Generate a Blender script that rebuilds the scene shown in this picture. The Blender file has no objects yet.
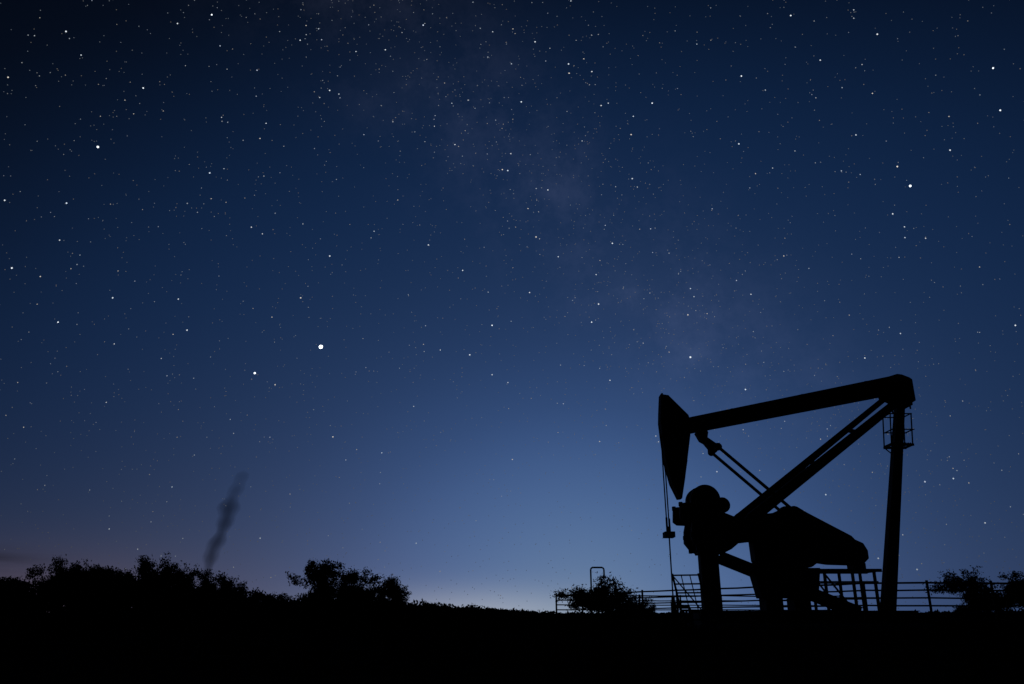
import bpy, bmesh, math, random
import numpy as np
from mathutils import Vector, Matrix

scene = bpy.context.scene
COL = scene.collection
scene.view_settings.view_transform = 'Standard'
scene.view_settings.look = 'None'
scene.view_settings.exposure = 0

def lin(r, g, b):
    def f(v):
        v /= 255.0
        return v / 12.92 if v <= 0.04045 else ((v + 0.055) / 1.055) ** 2.4
    return (f(r), f(g), f(b), 1.0)

# ------------------------------------------------------------------ materials
def mat_noise(name, c1, c2, scale=6.0, rough=0.8, metal=0.0, bump=0.2, spec=0.5):
    m = bpy.data.materials.new(name)
    m.use_nodes = True
    nt = m.node_tree
    b = nt.nodes['Principled BSDF']
    tc = nt.nodes.new('ShaderNodeTexCoord')
    n = nt.nodes.new('ShaderNodeTexNoise')
    n.inputs['Scale'].default_value = scale
    n.inputs['Detail'].default_value = 4
    r = nt.nodes.new('ShaderNodeValToRGB')
    r.color_ramp.elements[0].color = (*c1, 1)
    r.color_ramp.elements[0].position = 0.35
    r.color_ramp.elements[1].color = (*c2, 1)
    r.color_ramp.elements[1].position = 0.68
    nt.links.new(tc.outputs['Object'], n.inputs['Vector'])
    nt.links.new(n.outputs['Fac'], r.inputs['Fac'])
    nt.links.new(r.outputs['Color'], b.inputs['Base Color'])
    b.inputs['Roughness'].default_value = rough
    b.inputs['Metallic'].default_value = metal
    b.inputs['Specular IOR Level'].default_value = spec
    if bump:
        bp = nt.nodes.new('ShaderNodeBump')
        bp.inputs['Strength'].default_value = bump
        bp.inputs['Distance'].default_value = 0.02
        nt.links.new(n.outputs['Fac'], bp.inputs['Height'])
        nt.links.new(bp.outputs['Normal'], b.inputs['Normal'])
    return m

M_STEEL = mat_noise('weathered_steel', (0.018, 0.014, 0.012), (0.05, 0.03, 0.022), 3.0, 0.75, 0.2, spec=.3)
M_CABLE = mat_noise('wire_rope', (0.02, 0.02, 0.02), (0.05, 0.05, 0.05), 20, 0.6, 0.5)
M_PIPE = mat_noise('rusty_pipe', (0.03, 0.018, 0.012), (0.07, 0.04, 0.03), 8, 0.85)
M_CONC = mat_noise('concrete', (0.06, 0.055, 0.05), (0.12, 0.11, 0.10), 5, 0.9)
M_BARK = mat_noise('bark', (0.02, 0.016, 0.012), (0.05, 0.04, 0.03), 12, 0.95)
M_LEAF = mat_noise('leaves', (0.015, 0.025, 0.010), (0.04, 0.055, 0.025), 1.5, 0.9, 0, 0, spec=.1)
M_GRASS = mat_noise('dry_grass', (0.012, 0.015, 0.008), (0.034, 0.032, 0.018), 0.5, 1.0, 0, 0, spec=0.0)
M_GROUND = mat_noise('soil', (0.012, 0.010, 0.008), (0.032, 0.027, 0.021), 0.7, 1.0, 0, 0.5, spec=0.0)

# ------------------------------------------------------------------ helpers
def new_obj(name, verts, faces, mat=None, parent=None, origin=(0, 0, 0), smooth=False, bevel=0):
    me = bpy.data.meshes.new(name)
    o0 = Vector(origin)
    me.from_pydata([tuple(Vector(v) - o0) for v in verts], [], faces)
    me.update()
    if mat:
        me.materials.append(mat)
    ob = bpy.data.objects.new(name, me)
    COL.objects.link(ob)
    bm = bmesh.new(); bm.from_mesh(me)
    bmesh.ops.recalc_face_normals(bm, faces=bm.faces)
    bm.to_mesh(me); bm.free()
    if smooth:
        for p in me.polygons: p.use_smooth = True
    if bevel:
        md = ob.modifiers.new('bevel', 'BEVEL'); md.width = bevel; md.segments = 2
        md.limit_method = 'ANGLE'
    if parent:
        ob.parent = parent
    else:
        ob.location = o0
    return ob

class Geo:
    """collects several solids in one mesh"""
    def __init__(s): s.v = []; s.f = []
    def add(s, v, f):
        o = len(s.v); s.v += [tuple(p) for p in v]; s.f += [tuple(i + o for i in q) for q in f]
    def prism(s, outline, y0, y1):          # outline in X,Z
        n = len(outline)
        v = [(x, y0, z) for x, z in outline] + [(x, y1, z) for x, z in outline]
        f = [tuple(range(n)), tuple(range(2 * n - 1, n - 1, -1))]
        f += [(i, (i + 1) % n, (i + 1) % n + n, i + n) for i in range(n)]
        s.add(v, f)
    def box(s, x0, x1, y0, y1, z0, z1):
        s.prism([(x0, z0), (x1, z0), (x1, z1), (x0, z1)], y0, y1)
    def bar(s, p, q, w, h):                  # w along side, h along up
        p = Vector(p); q = Vector(q); d = (q - p).normalized()
        side = d.cross(Vector((0, 0, 1)))
        if side.length < 1e-3: side = Vector((0, 1, 0))
        side.normalize(); up = side.cross(d)
        if isinstance(w, (int, float)): w = (w, w)
        if isinstance(h, (int, float)): h = (h, h)
        v = []
        for c, ww, hh in ((p, w[0], h[0]), (q, w[1], h[1])):
            for a, b in ((-1, -1), (1, -1), (1, 1), (-1, 1)):
                v.append(c + side * a * ww / 2 + up * b * hh / 2)
        s.add(v, [(0, 1, 2, 3), (7, 6, 5, 4), (0, 4, 5, 1), (1, 5, 6, 2), (2, 6, 7, 3), (3, 7, 4, 0)])
    def ibeam(s, p, q, w, h, t=0.03):
        p = Vector(p); q = Vector(q); d = (q - p).normalized()
        side = d.cross(Vector((0, 0, 1)))
        if side.length < 1e-3: side = Vector((0, 1, 0))
        side.normalize(); up = side.cross(d)
        s.bar(p + up * (h / 2 - t / 2), q + up * (h / 2 - t / 2), w, t)
        s.bar(p - up * (h / 2 - t / 2), q - up * (h / 2 - t / 2), w, t)
        s.bar(p, q, t, h - 2 * t - 0.002)
    def tube(s, p, q, r0, r1=None, n=8, cap=True):
        r1 = r0 if r1 is None else r1
        p = Vector(p); q = Vector(q); d = (q - p).normalized()
        a = d.orthogonal().normalized(); b = d.cross(a)
        v = []
        for c, r in ((p, r0), (q, r1)):
            for i in range(n):
                t = 2 * math.pi * i / n
                v.append(c + (a * math.cos(t) + b * math.sin(t)) * r)
        f = [(i, (i + 1) % n, (i + 1) % n + n, i + n) for i in range(n)]
        if cap: f += [tuple(range(n - 1, -1, -1)), tuple(range(n, 2 * n))]
        s.add(v, f)
    def path(s, pts, r, n=8):
        for a, b in zip(pts, pts[1:]): s.tube(a, b, r, n=n)
    def disc(s, x, z, y0, y1, r, n=36):
        s.tube((x, y0, z), (x, y1, z), r, n=n)
    def make(s, name, mat, parent=None, origin=(0, 0, 0), **k):
        return new_obj(name, s.v, s.f, mat, parent, origin, **k)

def empty(name, loc):
    e = bpy.data.objects.new(name, None)
    e.empty_display_size = 0.5
    e.location = loc
    COL.objects.link(e)
    return e

# ================================================================== PUMPJACK
O = (9.0, 27.0, 0.0)
PJ = empty('pumpjack', O)
Y = 27.0
def mk(g, name, mat=M_STEEL, **k):
    return g.make(name, mat, PJ, O, **k)

# horsehead: body plate + wider curved face (wire line track)
face = [(5.19, 7.74), (5.13, 7.13), (5.10, 6.75), (5.13, 6.28), (5.20, 5.38), (5.36, 4.63), (5.58, 4.13)]
g = Geo()
body = [(5.19, 7.74), (5.46, 7.70), (5.80, 7.30), (6.12, 6.95), (6.12, 6.28), (5.96, 5.44), (5.83, 4.76), (5.69, 4.13)] + face[::-1][:-1]
g.prism(body, Y - 0.14, Y + 0.14)
for a, b in zip(face, face[1:]):            # track, 0.44 m wide
    g.prism([a, (a[0] + 0.06, a[1]), (b[0] + 0.06, b[1]), b], Y - 0.26, Y + 0.26)
for a, b in (((5.46, 7.70), (6.12, 6.95)), ((6.10, 6.28), (5.96, 5.44)), ((5.96, 5.44), (5.69, 4.13))):
    g.bar((a[0] - 0.03, Y, a[1] - 0.03), (b[0] - 0.03, Y, b[1] - 0.0), 0.40, 0.04)
mk(g, 'horsehead')

# walking beam, I section deepening towards the rear
g = Geo()
tl, tr, bl, br = (6.0, 6.87), (13.6, 8.44), (6.0, 6.36), (13.2, 7.74)
g.prism([tl, tr, (tr[0], tr[1] - 0.05), (tl[0], tl[1] - 0.05)], Y - 0.20, Y + 0.20)
g.prism([bl, br, (br[0], br[1] + 0.05), (bl[0], bl[1] + 0.05)], Y - 0.20, Y + 0.20)
g.prism([(tl[0], tl[1] - 0.052), (tr[0], tr[1] - 0.052), (br[0], br[1] + 0.052), (bl[0], bl[1] + 0.052)], Y - 0.03, Y + 0.03)
for k in range(9):
    t = (k + 0.5) / 9
    x = 6.2 + t * 6.9
    zt = tl[1] + (x - tl[0]) * (tr[1] - tl[1]) / (tr[0] - tl[0]) - 0.06
    zb = bl[1] + (x - bl[0]) * (br[1] - bl[1]) / (br[0] - bl[0]) + 0.06
    g.box(x, x + 0.03, Y - 0.18, Y + 0.18, zb, zt)
for x in (7.6, 10.1, 12.4):                 # lifting lugs
    zt = tl[1] + (x - tl[0]) * (tr[1] - tl[1]) / (tr[0] - tl[0])
    g.prism([(x, zt - .02), (x + .12, zt), (x + .09, zt + .06), (x + .03, zt + .05)], Y - .02, Y + .02)
mk(g, 'walking_beam')

# rear saddle bearing
g = Geo()
g.prism([(12.95, 8.27), (13.50, 8.44), (13.66, 8.42), (13.92, 8.31), (14.00, 8.24), (14.00, 7.48), (13.92, 7.43), (13.66, 7.36), (13.33, 7.45), (12.95, 7.65)], Y - 0.26, Y + 0.26)
g.disc(13.55, 7.82, Y - 0.42, Y + 0.42, 0.22)
g.box(13.35, 13.80, Y - 0.4, Y + 0.4, 7.28, 7.40)
for xx in (13.42, 13.72):
    for yy in (-.34, .34):
        g.tube((xx, Y + yy, 7.15), (xx, Y + yy, 7.5), 0.03)
mk(g, 'saddle_bearing', bevel=0.01)

# rear samson post
g = Geo()
g.bar((12.02, Y, 0.3), (13.54, Y, 7.4), (0.34, 0.28), (0.40, 0.27))
g.box(11.75, 12.3, Y - .35, Y + .35, .28, .40)
g.bar((12.36, Y, 1.9), (11.95, Y, .45), .05, .3)
mk(g, 'rear_post', bevel=0.01)
# front legs
g = Geo()
A1, A2 = Vector((13.42, Y - 0.22, 7.48)), Vector((7.82, Y - 0.50, 3.42))
B1, B2 = Vector((13.20, Y + 0.22, 7.70)), Vector((7.75, Y + 0.50, 3.60))
g.bar(A1, A2, 0.2, (0.26, 0.36))
g.bar(B1, B2, 0.2, (0.18, 0.28))
g.bar(A2, (6.95, Y - 0.55, 2.75), 0.18, 0.3)
g.bar(B2, (6.90, Y + 0.55, 2.85), 0.18, 0.3)
for t in (0.28, 0.55, 0.8):
    g.bar(A1.lerp(A2, t), B1.lerp(B2, t), 0.12, 0.14)
mk(g, 'front_legs', bevel=0.01)

# service platform high on the rear post
g = Geo()
zf = 5.92
hy = .28
for yy in (-hy, hy):
    g.bar((12.88, Y + yy, zf), (13.66, Y + yy, zf), 0.05, 0.08)
    for zz in (6.45, 7.0):
        g.tube((12.98, Y + yy, zz), (13.76, Y + yy, zz), 0.022)
    for xx in (12.90, 13.62):
        g.tube((xx, Y + yy, zf), (xx + 0.12, Y + yy, 7.02), 0.024)
    g.bar((12.88, Y + yy, zf + .02), (13.3, Y, zf - .55), .04, .04)
for xx in (12.90, 13.62):
    g.bar((xx, Y - hy, zf), (xx, Y + hy, zf), 0.06, 0.06)
    for zz in (6.45, 7.0):
        g.tube((xx + 0.1, Y - hy, zz), (xx + 0.1, Y + hy, zz), 0.022)
for k in range(9):
    xx = 12.93 + k * 0.08
    g.bar((xx, Y - hy, zf + 0.06), (xx, Y + hy, zf + 0.06), 0.02, 0.03)
g.tube((12.9, Y - hy, zf), (13.2, Y - hy, 7.0), .018)
mk(g, 'service_platform')

# equalizer and pitmans
g = Geo()
g.prism([(6.32, 6.38), (6.66, 6.52), (6.74, 6.38), (6.70, 6.20), (7.00, 5.98), (7.12, 5.90), (6.98, 5.70), (6.78, 5.78), (6.60, 6.02), (6.46, 6.10)], Y - 0.16, Y + 0.16)
g.bar((6.92, Y - 0.52, 5.84), (6.92, Y + 0.52, 5.84), 0.18, 0.18)
mk(g, 'equalizer')
g = Geo()
for yy in (-0.48, 0.48):
    g.tube((6.95, Y + yy, 5.80), (9.25, Y + yy, 3.68), 0.055, n=12)
    g.disc(6.95, 5.80, Y + yy - 0.05, Y + yy + 0.05, 0.12)
    g.disc(9.25, 3.68, Y + yy - 0.06, Y + yy + 0.06, 0.15)
mk(g, 'pitman_arms')

# cranks and counterweights (a pair, one each side of the gear box)
g = Geo()
arm = [(7.0, 3.45), (7.5, 3.50), (8.6, 3.62), (9.15, 3.85), (9.48, 3.76), (9.55, 3.45), (9.3, 3.1), (8.4, 2.80), (7.5, 2.70), (6.9, 2.9)]
for y0, y1 in ((-0.42, -0.30), (0.30, 0.42)):
    g.prism(arm, Y + y0, Y + y1)
mk(g, 'crank_arms', bevel=0.02)
g = Geo()
for k, (y0, y1) in enumerate(((-0.72, -0.425), (0.425, 0.72))):
    ox = -.08 if k == 0 else .02
    oz = .04 if k == 0 else .13
    g.disc(6.42 + ox, 3.98 + oz, Y + y0, Y + y1, 0.48, 40)
    g.disc(6.42 + ox, 3.98 + oz, Y + y0 - .04, Y + y1 + .04, 0.20, 24)
    g.disc(6.96 + ox, 3.80 + oz, Y + y0 + 0.03, Y + y1 - 0.03, 0.25, 40)
    g.prism([(5.50, 3.88), (5.62, 3.92), (5.95, 3.92), (6.25, 3.5), (6.05, 3.30), (5.60, 3.32), (5.47, 3.42)], Y + y0 + 0.04, Y + y1 - 0.04)
    g.prism([(5.95, 3.6), (5.82, 3.1), (5.80, 2.72), (5.98, 2.48), (6.22, 2.34), (6.80, 2.32), (7.05, 2.44), (7.45, 2.75), (7.65, 3.1), (7.60, 3.38), (7.25, 3.46), (6.9, 3.6)], Y + y0 + 0.02, Y + y1 - 0.02)
    for bx_, bz_ in ((6.2, 3.0), (6.8, 3.1), (7.2, 3.1), (5.75, 3.6)):
        g.disc(bx_, bz_, Y + y0 - .05, Y + y1 + .05, .07, 12)
    for bx_, bz_ in ((5.86, 2.9), (6.02, 2.46), (6.5, 2.33), (5.55, 3.88)):      # clamp bolts on the rim
        g.box(bx_ - .08, bx_ + .04, Y + y0 + .08, Y + y1 - .08, bz_ - .07, bz_ + .07)
mk(g, 'counterweights', bevel=0.015)

# gear reducer on its pedestal
g = Geo()
g.prism([(7.9, 2.1), (7.86, 3.0), (8.1, 3.38), (9.0, 3.58), (9.7, 3.5), (10.0, 3.2), (10.0, 2.1), (9.7, 1.9), (8.1, 1.9)], Y - 0.28, Y + 0.28)
g.disc(8.9, 3.2, Y - 0.45, Y + 0.45, 0.2)
g.disc(9.6, 2.9, Y - 0.4, Y + 0.75, 0.14)
mk(g, 'gear_reducer', bevel=0.03)
g = Geo()
g.prism([(7.78, 1.88), (9.95, 1.88), (9.78, 0.95), (7.98, 0.95)], Y - 0.35, Y + 0.35)
g.box(8.08, 8.62, Y - 0.4, Y + 0.4, 0.3, 0.948)
g.box(8.98, 9.5, Y - 0.4, Y + 0.4, 0.3, 0.948)
mk(g, 'gearbox_pedestal', bevel=0.02)

# belt guard
g = Geo()
bg = [(9.14, 3.86), (9.30, 3.97), (9.75, 3.97), (10.1, 3.75), (11.50, 2.98), (11.60, 2.86), (11.86, 2.74), (11.98, 2.50), (11.98, 2.24), (11.80, 2.08), (11.3, 2.02), (10.6, 2.04), (9.9, 2.14), (9.4, 2.3), (9.0, 2.9), (8.98, 3.5)]
g.prism(bg, Y + 0.60, Y + 0.86)
mk(g, 'belt_guard', bevel=0.03)
# motor
g = Geo()
g.disc(11.35, 2.27, Y - 0.15, Y + 0.595, 0.24, 28)
for k in range(10):
    yy = -0.1 + k * 0.06
    g.disc(11.35, 2.27, Y + yy, Y + yy + 0.02, 0.27, 28)
g.box(11.15, 11.55, Y - 0.05, Y + 0.5, 1.86, 2.05)
mk(g, 'motor')
# motor platform
g = Geo()
for yy in (-0.35, 0.75):
    g.bar((9.7, Y + yy, 1.80), (11.9, Y + yy, 1.80), 0.08, 0.10)
    g.tube((9.7, Y + yy, 1.45), (11.75, Y + yy, 1.45), 0.022)
    g.tube((9.7, Y + yy, 0.95), (11.75, Y + yy, 0.95), 0.030)
    for xx in (10.05, 10.95, 11.65):
        g.bar((xx, Y + yy, 0.4), (xx, Y + yy, 1.75), 0.08, 0.08)
    g.bar((10.05, Y + yy, 1.70), (10.9, Y + yy, 0.5), 0.05, 0.05)
for xx in (9.8, 10.95, 11.85):
    g.bar((xx, Y - 0.35, 1.80), (xx, Y + 0.75, 1.80), 0.07, 0.07)
mk(g, 'motor_platform')
# front column, brace, skid, pads
g = Geo()
g.box(6.14, 6.72, Y - 0.22, Y + 0.22, 0.3, 2.3)
g.box(6.06, 6.80, Y - 0.28, Y + 0.28, 2.302, 2.40)
mk(g, 'front_column', bevel=0.02)
g = Geo()
for yy in (-0.5, 0.5):
    g.ibeam((6.7, Y + yy, 2.27), (11.0, Y + yy, 0.55), 0.14, 0.26)
mk(g, 'brace_beams')
g = Geo()
for yy in (-0.7, 0.7):
    g.ibeam((5.9, Y + yy, 0.38), (12.7, Y + yy, 0.38), 0.25, 0.38)
for xx in (6.0, 7.4, 8.8, 10.2, 11.6, 12.6):
    g.bar((xx, Y - 0.56, 0.36), (xx, Y + 0.56, 0.36), 0.15, 0.3)
mk(g, 'skid_base')
g = Geo()
g.box(5.8, 12.9, Y - 1.05, Y + 1.05, -0.1, 0.185)
mk(g, 'concrete_pad', M_CONC, bevel=0.02)

# bridle, carrier bar, polished rod
g = Geo()
for dx, yy in ((-0.03, -0.14), (0.10, 0.14)):
    g.path([(5.12 + dx * 0.2, Y + yy, 6.3), (5.14 + dx, Y + yy, 5.0), (5.15 + dx, Y + yy, 3.1)], 0.022)
mk(g, 'bridle_cables', M_CABLE)
g = Geo()
g.box(5.03, 5.36, Y - 0.24, Y + 0.24, 2.86, 3.04)
g.tube((5.2, Y, 3.04), (5.2, Y, 3.22), 0.07)
g.tube((5.12, Y - 0.14, 3.05), (5.12, Y - 0.14, 3.5), 0.035)
g.tube((5.26, Y + 0.14, 3.05), (5.26, Y + 0.14, 3.5), 0.035)
mk(g, 'carrier_bar')
g = Geo()
g.tube((5.2, Y, 0.9), (5.2, Y, 2.9), 0.024)
mk(g, 'polished_rod', M_CABLE)
WH = empty('wellhead', (5.2, 27, 0))
g = Geo()
g.tube((5.2, Y, 0), (5.2, Y, 0.45), 0.16, n=20)
g.tube((5.2, Y, 0.45), (5.2, Y, 0.52), 0.22, n=20)
g.tube((5.2, Y, 0.52), (5.2, Y, 0.85), 0.09, n=16)
g.tube((5.2, Y, 0.85), (5.2, Y, 1.0), 0.06, n=16)
g.path([(5.2, Y, 0.68), (5.75, Y + 0.2, 0.68), (5.75, Y + 0.2, 0.05)], 0.05)
g.make('casing_and_stuffing_box', M_STEEL, WH, (5.2, 27, 0))

# ================================================================== FENCES
H = 1.60
def fence(name, a, b, n_rails=6, step=2.45, gap0=0.26):
    a = Vector((a[0], a[1], 0)); b = Vector((b[0], b[1], 0))
    e = empty(name, a)
    L = (b - a).length; n = max(1, round(L / step))
    rnd = random.Random(int(L * 100))
    g = Geo()
    for i in range(n + 1):
        p = a.lerp(b, i / n)
        g.tube(p, p + Vector((rnd.uniform(-.02, .02), 0, H + 0.06 + rnd.uniform(-.01, .05))), 0.05)
    g.make('posts', M_PIPE, e, a)
    g = Geo()
    for k in range(n_rails):
        z = gap0 + (H - gap0) * k / (n_rails - 1)
        prev = None
        for i in range(n + 1):
            p = a.lerp(b, i / n) + Vector((0, 0, z + rnd.uniform(-.02, .02)))
            if prev is not None:
                m_ = prev.lerp(p, .5) + Vector((0, 0, rnd.uniform(-.02, .004)))
                r_ = .036 if k == n_rails - 1 else .03
                g.tube(prev, m_, r_); g.tube(m_, p, r_)
            prev = p
    g.make('rails', M_PIPE, e, a)
    return e
fence('pipe_fence', (2.6, 49), (13.3, 31.5))
fence('pipe_fence', (13.3, 31.5), (27.5, 31.0))
fence('pipe_fence', (2.6, 49.1), (20.0, 51.0))

# leaning pipe gate panel by the well
GT = empty('pipe_gate', (5.5, 25.9, 0))
g = Geo()
gx = lambda t, z: (5.02 + 0.76 * t + 0.18 * (1.6 - z), 25.9 - 0.25 * t, z)
for t in (0, 1): g.tube(gx(t, 0.02), gx(t, 1.66), 0.034)
for k in range(6):
    z = 0.3 + k * 0.262
    g.tube(gx(0, z), gx(1, z), 0.024)
for t in (.33, .66): g.tube(gx(t, 0.3), gx(t, 1.6), 0.016)
g.tube(gx(0, 1.6), gx(1, 0.3), 0.02)
g.make('frame', M_PIPE, GT, (5.5, 25.9, 0))

# bent vent pipe
VP = empty('vent_pipe', (4.4, 45, 0))
g = Geo()
g.path([(4.28, 45, 0), (4.28, 45, 2.86), (4.36, 45, 2.95), (4.92, 45, 2.95), (5.0, 45, 2.86), (5.0, 45, 2.45)], 0.045)
g.make('pipe', M_PIPE, VP, (4.4, 45, 0))

# ================================================================== TREES
def make_tree_mesh(name, seed, height, width, stems=5, depth=5, leaves=14, leaf=0.075, clump=0.13):
    rnd = random.Random(seed); rs = np.random.RandomState(seed)
    g = Geo(); tips = []
    def grow(p, d, L, r, k):
        q = p
        nseg = 2
        for _ in range(nseg):
            d = (d + Vector((rnd.gauss(0, .16), rnd.gauss(0, .16), rnd.gauss(0.02, .1)))).normalized()
            q2 = q + d * (L / nseg)
            g.tube(q, q2, r, r * 0.82, n=5 if k > 2 else 3, cap=False)
            r *= 0.82; q = q2
            if k <= 1: tips.append(q.copy())
        if k == 0: return
        for _ in range(3 if rnd.random() < .6 else 2):
            nd = (d + Vector((rnd.gauss(0, .6), rnd.gauss(0, .6), rnd.gauss(0.02, .38)))).normalized()
            grow(q, nd, L * rnd.uniform(.55, .9), r * 0.74, k - 1)
    for i in range(stems):
        a = 2 * math.pi * (i + rnd.random()) / stems
        sp = rnd.uniform(.25, 1.2)
        grow(Vector((math.cos(a) * .15, math.sin(a) * .15, 0)), Vector((math.cos(a) * sp, math.sin(a) * sp, 1)).normalized(), rnd.uniform(.7, 1.2), 0.075, depth)
    P = np.array([tuple(t) for t in tips])
    V = np.array(g.v)
    top = np.percentile(P[:, 2], 99.3); wid = np.percentile(np.abs(P[:, 0]), 98) * 2
    sc = np.array([width / wid, width / wid, height / top])
    V = V * sc; P = P * sc
    keep = rs.rand(len(P)) > 0.15
    P = P[keep]
    cnt = (leaves * rs.uniform(0.2, 1.7, len(P))).astype(int)
    C = np.repeat(P, cnt, axis=0)
    rad = np.repeat(clump * rs.uniform(.6, 1.4, len(P)), cnt)
    C = C + np.clip(rs.normal(0, 1, C.shape), -1.6, 1.6) * rad[:, None] * np.array([1, 1, .8])
    C[:, 2] = np.abs(C[:, 2])
    n = len(C)
    u = rs.normal(0, 1, (n, 3)); u /= np.linalg.norm(u, axis=1)[:, None]
    w = np.cross(u, rs.normal(0, 1, (n, 3))); w /= np.linalg.norm(w, axis=1)[:, None]
    s = (leaf * rs.uniform(.5, 1.3, n))[:, None]
    q = np.stack([C - u * s, C + w * s * .45, C + u * s, C - w * s * .45], 1).reshape(-1, 3)
    nv = len(V)
    allv = np.vstack([V, q])
    f2 = (np.arange(n * 4).reshape(-1, 4) + nv).tolist()
    me = bpy.data.meshes.new(name)
    me.from_pydata(allv.tolist(), [], [tuple(x) for x in g.f] + [tuple(x) for x in f2])
    me.materials.append(M_BARK); me.materials.append(M_LEAF)
    mi = np.zeros(len(me.polygons), dtype=np.int32); mi[len(g.f):] = 1
    me.polygons.foreach_set('material_index', mi)
    me.update()
    return me

TM = [make_tree_mesh('mesquite_%d' % i, 11 + i * 7, 3.2, 4.2, stems=4) for i in range(4)]
BIG = make_tree_mesh('mesquite_big', 91, 3.15, 4.3, stems=6)
BU = make_tree_mesh('shrub_mesh', 57, 2.3, 3.9, stems=8, depth=4, leaves=22, clump=0.17)
def tree(me, x, y, sx, sz, rot, name='mesquite_tree'):
    o = bpy.data.objects.new(name, me)
    o.location = (x, y, -0.05); o.scale = (sx, sx, sz); o.rotation_euler = (0, 0, rot)
    COL.objects.link(o)
tree(BIG, -9.2, 45, 1.0, 1.0, 0.4)
tree(TM[0], -8.0, 46.2, 0.7, 0.86, 5.0)
tree(TM[1], -6.4, 45.5, 0.66, 0.64, 2.0)
tree(TM[3], -10.6, 46.5, 0.5, 0.74, 4.0)
row = [(-30.2, .85, .78), (-28.6, .8, .70), (-27.0, .9, .80), (-25.7, .7, .90), (-24.5, .62, 1.05), (-23.2, .8, .92), (-22.2, .7, .96), (-20.9, .8, 1.08), (-19.8, .7, .96),
       (-18.6, .75, .92), (-17.5, .7, .93), (-16.5, .6, .86), (-15.5, .5, .66), (-14.5, .45, .50), (-13.4, .5, .47), (-12.3, .5, .50)]
rr = random.Random(5)
for i, (x, sx, sz) in enumerate(row):
    tree(TM[i % 4], x, 45 + rr.uniform(-1.5, 1.5), sx * 1.15, sz, rr.uniform(0, 6.28))
tree(BU, 5.3, 47.5, 1.0, 1.0, 1.0, 'shrub')
tree(BU, 7.4, 50.5, .55, .60, 3.0, 'shrub')
tree(TM[2], 24.0, 40.5, .85, .80, 1.0)
tree(BU, 26.0, 40, .9, 1.02, 2.2, 'shrub')
tree(BU, 23.3, 41.5, .6, .85, 4.2, 'shrub')
tree(TM[0], 28.0, 41.5, .85, .75, 4.2)

# distant scrub line : one mesh of leaf clumps
rs = np.random.RandomState(3)
xs_k = [-70, -37, -20, -15.5, -6.3, -5.2, -2.3, 0.5, 4, 30, 45, 90]
hs_k = [2.9, 2.7, 2.4, 1.65, 1.5, 1.35, .98, .72, .58, .55, .8, 1.6]
nC = 15000
cx = rs.uniform(-62, 80, nC); cy = rs.uniform(53, 68, nC)
hh = np.interp(cx * 60 / cy, xs_k, hs_k)
mod = 0.86 + .14 * np.sin(cx * 1.3 + 1) * np.sin(cx * .53) + .08 * np.sin(cx * 3.1) + .10 * np.sin(cx * 5.3 + np.sin(cx * 2.2) * 2) + .06 * np.sin(cy * 4)
cz = (hh * mod) * rs.rand(nC) ** .62
C = np.stack([cx, cy, cz], 1)
C = np.repeat(C, 12, axis=0); C = C + rs.normal(0, .15, C.shape) * np.array([1.1, 1, .6]); C[:, 2] = np.abs(C[:, 2])
n = len(C)
u = rs.normal(0, 1, (n, 3)); u /= np.linalg.norm(u, axis=1)[:, None]
w = np.cross(u, rs.normal(0, 1, (n, 3))); w /= np.linalg.norm(w, axis=1)[:, None]
s = (0.14 * rs.uniform(.5, 1.3, n))[:, None]
s = np.where((C[:, 2] < .8)[:, None], s * 1.5, s)
q = np.stack([C - u * s, C + w * s * .5, C + u * s, C - w * s * .5], 1).reshape(-1, 3)
me = bpy.data.meshes.new('distant_treeline')
me.from_pydata(q.tolist(), [], np.arange(n * 4).reshape(-1, 4).tolist())
me.materials.append(M_LEAF)
COL.objects.link(bpy.data.objects.new('distant_treeline', me))

# ================================================================== GROUND
def gh(x, y):
    r = np.sqrt(x * x + y * y)
    k = np.exp(-(r / 120) ** 2)
    h = (.05 * np.sin(x * .31 + 1.2) * np.cos(y * .23) + .03 * np.sin(x * .9 + y * .7) + .015 * np.sin(x * 2.3 - y * 1.9)) * k
    near = np.exp(-(r / 6) ** 2)
    # a low rise carries the scrub on the left
    rise = .75 / (1 + np.exp(-(y - 62) / 4.0)) / (1 + np.exp((x + 9) / 4.0)) * np.exp(-np.maximum(y - 80, 0) / 60.0)
    return h * (1 - near) - 0.02 + rise
t = np.linspace(-1, 1, 241)
gxs = 5200 * np.sinh(t * 6.2) / np.sinh(6.2)
X, Yg = np.meshgrid(gxs, gxs + 20)
Z = gh(X, Yg)
n1 = len(t)
V = np.stack([X.ravel(), Yg.ravel(), Z.ravel()], 1)
idx = np.arange(n1 * n1).reshape(n1, n1)
F = np.stack([idx[:-1, :-1].ravel(), idx[:-1, 1:].ravel(), idx[1:, 1:].ravel(), idx[1:, :-1].ravel()], 1)
me = bpy.data.meshes.new('ground'); me.from_pydata(V.tolist(), [], F.tolist()); me.materials.append(M_GROUND)
for p in me.polygons: p.use_smooth = True
COL.objects.link(bpy.data.objects.new('ground', me))

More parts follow.
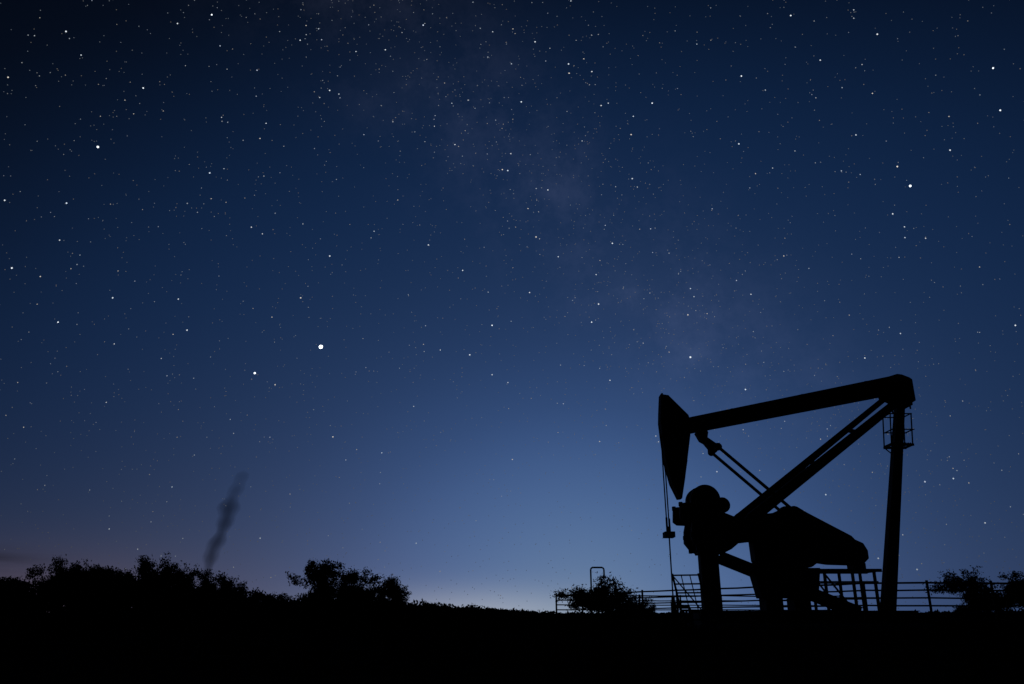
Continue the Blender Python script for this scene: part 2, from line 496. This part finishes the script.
# grass: one mesh of blades in tufts
rs = np.random.RandomState(8)
nt_ = 9000
ty = 6 + 60 * rs.rand(nt_) ** 0.8
tx = rs.uniform(-.85, .95, nt_) * (ty + 3)
clear = ~((tx > 5.5) & (tx < 13.2) & (ty > 25.6) & (ty < 28.4))
tx = tx[clear]; ty = ty[clear]
th = rs.uniform(.06, .22, len(tx)) * (1 + .8 * (rs.rand(len(tx)) > .95))
th = np.where(ty < 14, th * .6, th)
B = 9
bx = np.repeat(tx, B) + rs.normal(0, .09, len(tx) * B); by = np.repeat(ty, B) + rs.normal(0, .09, len(tx) * B)
bh = np.repeat(th, B) * rs.uniform(.5, 1.2, len(bx))
bz = gh(bx, by)
lx = rs.normal(0, .35, len(bx)) * bh; ly = rs.normal(0, .35, len(bx)) * bh
a = rs.uniform(0, 6.28, len(bx)); wd = .006 + .0003 * by
dx = np.cos(a) * wd; dy = np.sin(a) * wd
v = np.stack([np.stack([bx - dx, by - dy, bz], 1), np.stack([bx + dx, by + dy, bz], 1), np.stack([bx + lx, by + ly, bz + bh], 1)], 1).reshape(-1, 3)
me = bpy.data.meshes.new('grass'); me.from_pydata(v.tolist(), [], np.arange(len(v)).reshape(-1, 3).tolist()); me.materials.append(M_GRASS)
COL.objects.link(bpy.data.objects.new('grass', me))

def N(nt, t, **k):
    nd = nt.nodes.new(t)
    for a, b in k.items(): setattr(nd, a, b)
    return nd
def M(nt, op, a, b=None, c=None, clamp=False):
    nd = nt.nodes.new('ShaderNodeMath'); nd.operation = op; nd.use_clamp = clamp
    for i, x in enumerate((a, b, c)):
        if x is None: continue
        if isinstance(x, (int, float)): nd.inputs[i].default_value = x
        else: nt.links.new(x, nd.inputs[i])
    return nd.outputs[0]

# ================================================================== SMOKE PLUME (nested homogeneous absorbing puffs)
SX, SY, SZ = -26.2, 70.0, 2.6
SP = empty('smoke_plume', (SX, SY, SZ))
m = bpy.data.materials.new('smoke'); m.use_nodes = True; nt = m.node_tree; nt.nodes.clear()
out = N(nt, 'ShaderNodeOutputMaterial')
ab = N(nt, 'ShaderNodeVolumeAbsorption'); ab.inputs['Color'].default_value = (.10, .10, .11, 1); ab.inputs['Density'].default_value = .24
nt.links.new(ab.outputs[0], out.inputs['Volume'])
rs = random.Random(4)
NS = 6
for k in range(NS):
    fr = (k + 1) / NS
    ztop = 10.4 - 4.6 * (1 - fr) ** .8 - rs.uniform(0, .6)
    rings, nn = 30, 16
    ph = rs.uniform(0, 6.28)
    pv = []; pf = []
    for i in range(rings + 1):
        t_ = i / rings; z = ztop * t_
        r = (.34 + .045 * z) * (1.35 * fr) * (1 + .20 * math.sin(z * 1.9 + ph) + .16 * math.sin(z * 4.3 + ph * 2))
        r *= max(.03, math.sqrt(max(0, 1 - ((t_ - .5) * 2) ** 8)) * (1 - .45 * t_ ** 4))
        c = .25 * z + .10 * math.sin(z * 1.5) + .09 * (1.2 - fr) * math.sin(z * 3.1 + ph)
        for j in range(nn):
            a = 2 * math.pi * j / nn
            pv.append((SX + c + r * math.cos(a), SY + r * math.sin(a), SZ + z))
    for i in range(rings):
        for j in range(nn):
            pf.append((i * nn + j, i * nn + (j + 1) % nn, (i + 1) * nn + (j + 1) % nn, (i + 1) * nn + j))
    pf.append(tuple(range(nn - 1, -1, -1))); pf.append(tuple(range(rings * nn, rings * nn + nn)))
    new_obj('puff_layer_%d' % k, pv, pf, m, SP, (SX, SY, SZ), smooth=True)
try: m.cycles.homogeneous_volume = True
except Exception: pass

# ================================================================== STARS
ALT = math.atan(276 / 796.4); ca, sa = math.cos(ALT), math.sin(ALT)
def chart(x, e):      # tangent-plane star chart centred on azimuth 0, altitude 19.1 deg
    v = Vector((x, ca - e * sa, sa + e * ca)); return v.normalized()
# chart position (x1000), size, brightness
cat = [(-240, -6, 1.8, 5), (-323, -39, 1.0, 2.0), (-520, 245, 1.0, 1.5), (-408, 15, .8, .9), (-419, 54, .7, .8), (126, 124, .8, .9), (224, -19, .9, 1.0),
       (500, 196, 1.05, 1.8), (604, 344, .87, 1.8), (613, 291, .87, 1.3), (288, 334, .8, 1.3), (176, 300, .8, 1.3), (443, -20, .7, .9), (478, 161, .8, .9),
       (-377, 411, .87, 1.6), (-463, 319, .8, 1.2), (-628, 93, .87, 1.2), (-570, 25, .8, 1.1), (-229, 316, .8, .9), (-62, 90, .7, .9), (-25, 21, .8, 1.2),
       (-53, -16, .8, .9), (100, 25, .8, 1.0), (123, -48, .7, .8), (632, 21, .8, .9), (387, 354, .7, .9), (-105, 122, .7, .9), (29, 377, .8, .9),
       (45, 191, .8, .7), (-159, 367, .7, .9), (-266, 379, .7, .8), (550, 241, .8, .9), (-637, 178, .8, .9), (-568, 128, .7, .7), (594, -227, .7, .6),
       (-25, -41, .7, .7), (300, 60, .7, .7), (-90, -10, .6, .7), (-470, -260, .6, .35), (350, 410, .8, 1.1), (-420, 400, .7, .9), (-560, 390, .8, 1.0)]
stars = []
for x, e, sz, b in cat:
    stars.append((chart(x / 1000, e / 1000), sz, b, (0.85, .93, 1.0)))
rnd = random.Random(21)
n1v = chart(-.090, .335); n2v = chart(.236, .015)
band = n1v.cross(n2v).normalized()
for i in range(34000):
    while True:
        z = rnd.random(); a = rnd.uniform(0, 2 * math.pi); r = math.sqrt(1 - z * z)
        d = Vector((r * math.sin(a), r * math.cos(a), z))
        bd = d.dot(band)
        if rnd.random() < .45 + .55 * math.exp(-(bd / .10) ** 2): break
    ext = 1 - math.exp(-(z + .02) / .15)
    mag = rnd.random()
    b = .10 + .024 / (mag + .025)
    b *= ext
    size = .43 + min(.40, .006 / (mag + .013))
    c = rnd.choice([(.72, .85, 1), (.8, .9, 1), (.9, .95, 1), (1, .92, .8), (.7, .8, 1)])
    stars.append((d, size, b, c))
RS = 4200.0; px = RS / 796.4
bmx = bmesh.new(); bmesh.ops.create_icosphere(bmx, subdivisions=2, radius=1.0)
bmx.verts.ensure_lookup_table()
icv = [tuple(v.co) for v in bmx.verts]; icf = [tuple(v.index for v in f.verts) for f in bmx.faces]; bmx.free()
octv = [(1, 0, 0), (-1, 0, 0), (0, 1, 0), (0, -1, 0), (0, 0, 1), (0, 0, -1)]
octf = [(0, 2, 4), (2, 1, 4), (1, 3, 4), (3, 0, 4), (2, 0, 5), (1, 2, 5), (3, 1, 5), (0, 3, 5)]
sv = []; sf = []; sc_ = []
for d, size, b, c in stars:
    ct = d * RS; r = size * px; o = len(sv)
    vv, ff = (icv, icf) if size > .88 else (octv, octf)
    for p in vv:
        sv.append((ct.x + p[0] * r, ct.y + p[1] * r, ct.z + p[2] * r)); sc_ += [c[0] * b, c[1] * b, c[2] * b, 1]
    sf += [tuple(i + o for i in f) for f in ff]
me = bpy.data.meshes.new('stars'); me.from_pydata(sv, [], sf)
at = me.color_attributes.new('glow', 'FLOAT_COLOR', 'POINT'); at.data.foreach_set('color', sc_)
m = bpy.data.materials.new('starlight'); m.use_nodes = True; nt = m.node_tree; nt.nodes.clear()
out = N(nt, 'ShaderNodeOutputMaterial'); em = N(nt, 'ShaderNodeEmission'); va = N(nt, 'ShaderNodeAttribute'); va.attribute_name = 'glow'
nt.links.new(va.outputs['Color'], em.inputs['Color']); em.inputs['Strength'].default_value = 1.0
nt.links.new(em.outputs[0], out.inputs['Surface'])
try: m.cycles.emission_sampling = 'NONE'
except Exception: pass
me.materials.append(m)
COL.objects.link(bpy.data.objects.new('stars', me))

# ================================================================== WORLD SKY
w = bpy.data.worlds.new('World'); scene.world = w; w.use_nodes = True
try:
    w.cycles.sampling_method = 'MANUAL'; w.cycles.sample_map_resolution = 256
except Exception: pass
nt = w.node_tree; nt.nodes.clear()
out = N(nt, 'ShaderNodeOutputWorld'); tc = N(nt, 'ShaderNodeTexCoord'); sep = N(nt, 'ShaderNodeSeparateXYZ')
nt.links.new(tc.outputs['Generated'], sep.inputs[0])
dx_, dy_, dz_ = sep.outputs
zc = M(nt, 'MAXIMUM', dz_, 0.0)
ax = M(nt, 'SUBTRACT', dx_, .09)
# glow sits in the +Y azimuth; behind the viewer the sky is simply dark
back = M(nt, 'MULTIPLY', M(nt, 'MAXIMUM', M(nt, 'MULTIPLY', dy_, -1.0), 0.0), .5)
D = M(nt, 'ADD', M(nt, 'SQRT', M(nt, 'ADD', M(nt, 'MULTIPLY', zc, zc), M(nt, 'MULTIPLY', M(nt, 'MULTIPLY', ax, ax), .66))), back)
ramp = N(nt, 'ShaderNodeValToRGB'); cr = ramp.color_ramp; cr.interpolation = 'B_SPLINE'
stops = [(0, (96, 122, 154)), (.05, (86, 115, 155)), (.12, (72, 102, 148)), (.19, (58, 86, 133)), (.25, (46, 72, 116)), (.33, (34, 57, 96)),
         (.42, (25, 47, 82)), (.50, (18, 40, 74)), (.585, (12, 32, 62)), (.66, (7, 21, 44)), (.73, (3, 9, 22)), (.85, (1, 3, 8))]
while len(cr.elements) < len(stops): cr.elements.new(.5)
for e, (p, c) in zip(cr.elements, stops): e.position = p; e.color = lin(*c)
nt.links.new(D, ramp.inputs['Fac'])
def rgb(c):
    nd = N(nt, 'ShaderNodeRGB'); nd.outputs[0].default_value = (*c, 1); return nd.outputs[0]
def vscale(col, fac):
    nd = N(nt, 'ShaderNodeVectorMath', operation='SCALE'); nt.links.new(col, nd.inputs[0])
    nt.links.new(fac, nd.inputs['Scale']) if not isinstance(fac, (int, float)) else setattr(nd.inputs['Scale'], 'default_value', fac)
    return nd.outputs[0]
def vadd(a, b):
    nd = N(nt, 'ShaderNodeVectorMath', operation='ADD'); nt.links.new(a, nd.inputs[0]); nt.links.new(b, nd.inputs[1]); return nd.outputs[0]
def gauss(x, s):
    q_ = M(nt, 'DIVIDE', x, s); return M(nt, 'EXPONENT', M(nt, 'MULTIPLY', M(nt, 'MULTIPLY', q_, q_), -1.0))
total = ramp.outputs['Color']
front = M(nt, 'ADD', M(nt, 'MULTIPLY', dy_, .5), .5, clamp=True)
# mauve haze hugging the horizon, warmer towards the left
haze = M(nt, 'MULTIPLY', M(nt, 'EXPONENT', M(nt, 'MULTIPLY', zc, -11.0)), front)
total = vadd(total, vscale(rgb((.018, .019, .020)), haze))
hz2 = M(nt, 'MULTIPLY', M(nt, 'MULTIPLY', M(nt, 'EXPONENT', M(nt, 'MULTIPLY', zc, -12.0)), front), gauss(M(nt, 'ADD', dx_, .25), .30))
total = vadd(total, vscale(rgb((.044, .027, .010)), hz2))
# pale afterglow low over the centre left
wg = M(nt, 'MULTIPLY', gauss(zc, .030), gauss(M(nt, 'ADD', dx_, .04), .15))
total = vadd(total, vscale(rgb((.19, .17, .11)), M(nt, 'MULTIPLY', wg, front)))
wl = M(nt, 'MULTIPLY', gauss(zc, .055), gauss(M(nt, 'ADD', dx_, .50), .15))
total = vadd(total, vscale(rgb((.050, .019, .004)), M(nt, 'MULTIPLY', wl, front)))
# milky way
def dot(v):
    nd = N(nt, 'ShaderNodeVectorMath', operation='DOT_PRODUCT'); nt.links.new(tc.outputs['Generated'], nd.inputs[0]); nd.inputs[1].default_value = tuple(v); return nd.outputs['Value']
bd = dot(band)
mn = N(nt, 'ShaderNodeTexNoise'); mn.inputs['Scale'].default_value = 11.0; mn.inputs['Detail'].default_value = 7; mn.inputs['Roughness'].default_value = .72
nt.links.new(tc.outputs['Generated'], mn.inputs['Vector'])
mf = M(nt, 'MULTIPLY', M(nt, 'SUBTRACT', mn.outputs['Fac'], .44, clamp=True), 5.0)
mf = M(nt, 'ADD', mf, .22)
mw = M(nt, 'MULTIPLY', M(nt, 'MULTIPLY', gauss(bd, .095), mf), M(nt, 'MULTIPLY', M(nt, 'SUBTRACT', zc, .14, clamp=True), 5.0, clamp=True))
mw = M(nt, 'MULTIPLY', mw, M(nt, 'SUBTRACT', 1.35, M(nt, 'MULTIPLY', zc, 1.25), clamp=True))
total = vadd(total, vscale(rgb((.0115, .0130, .0225)), mw))
# the brighter star clouds along it
for (cx_, ce_), s_, amp in (((.150, .066), .040, .65), ((.222, -.018), .020, .7), ((.050, .200), .035, .5), ((-.135, .320), .045, .35)):
    cv = chart(cx_, ce_)
    dd = M(nt, 'SQRT', M(nt, 'MAXIMUM', M(nt, 'MULTIPLY', M(nt, 'SUBTRACT', 1.0, dot(cv)), 2.0), 0.0))
    total = vadd(total, vscale(rgb((.013 * amp, .015 * amp, .024 * amp)), M(nt, 'MULTIPLY', gauss(dd, s_), M(nt, 'MULTIPLY', M(nt, 'SUBTRACT', mn.outputs['Fac'], .25, clamp=True), 3.2))))
# thin dark cloud bank low in the far left
cm = N(nt, 'ShaderNodeMapping'); cm.inputs['Scale'].default_value = (3.0, 3.0, 45.0)
nt.links.new(tc.outputs['Generated'], cm.inputs['Vector'])
cn = N(nt, 'ShaderNodeTexNoise'); cn.inputs['Scale'].default_value = 1.6; cn.inputs['Detail'].default_value = 4
nt.links.new(cm.outputs[0], cn.inputs['Vector'])
cl = M(nt, 'MULTIPLY', M(nt, 'MULTIPLY', gauss(M(nt, 'SUBTRACT', zc, .056), .012), gauss(M(nt, 'ADD', dx_, .58), .07)), M(nt, 'MULTIPLY', M(nt, 'SUBTRACT', cn.outputs['Fac'], .3, clamp=True), 3.6), clamp=True)
total = vscale(total, M(nt, 'SUBTRACT', 1.0, M(nt, 'MULTIPLY', cl, .68)))
bgd = N(nt, 'ShaderNodeBackground'); nt.links.new(total, bgd.inputs['Color']); bgd.inputs['Strength'].default_value = 1.0
sky = N(nt, 'ShaderNodeTexSky'); sky.sky_type = 'NISHITA'; sky.sun_disc = False
sky.sun_elevation = math.radians(-4.0); sky.sun_rotation = math.radians(0)
bg2 = N(nt, 'ShaderNodeBackground'); nt.links.new(sky.outputs[0], bg2.inputs['Color']); bg2.inputs['Strength'].default_value = .02
ad = N(nt, 'ShaderNodeAddShader'); nt.links.new(bgd.outputs[0], ad.inputs[0]); nt.links.new(bg2.outputs[0], ad.inputs[1])
nt.links.new(ad.outputs[0], out.inputs['Surface'])

# very weak last light from beyond the horizon
sl = bpy.data.lights.new('sun', 'SUN'); sl.energy = .01; sl.angle = math.radians(.5); sl.color = (1, .85, .7)
so = bpy.data.objects.new('sun', sl); so.rotation_euler = (math.radians(-88), 0, 0); so.location = (0, 0, 30); COL.objects.link(so)

# ================================================================== CAMERA
cd = bpy.data.cameras.new('camera'); cd.lens = 28; cd.sensor_width = 36; cd.clip_end = 12000; cd.clip_start = .05
cam = bpy.data.objects.new('camera', cd); cam.location = (0, 0, .35); cam.rotation_euler = (math.radians(90) + ALT, 0, 0)
COL.objects.link(cam); scene.camera = cam
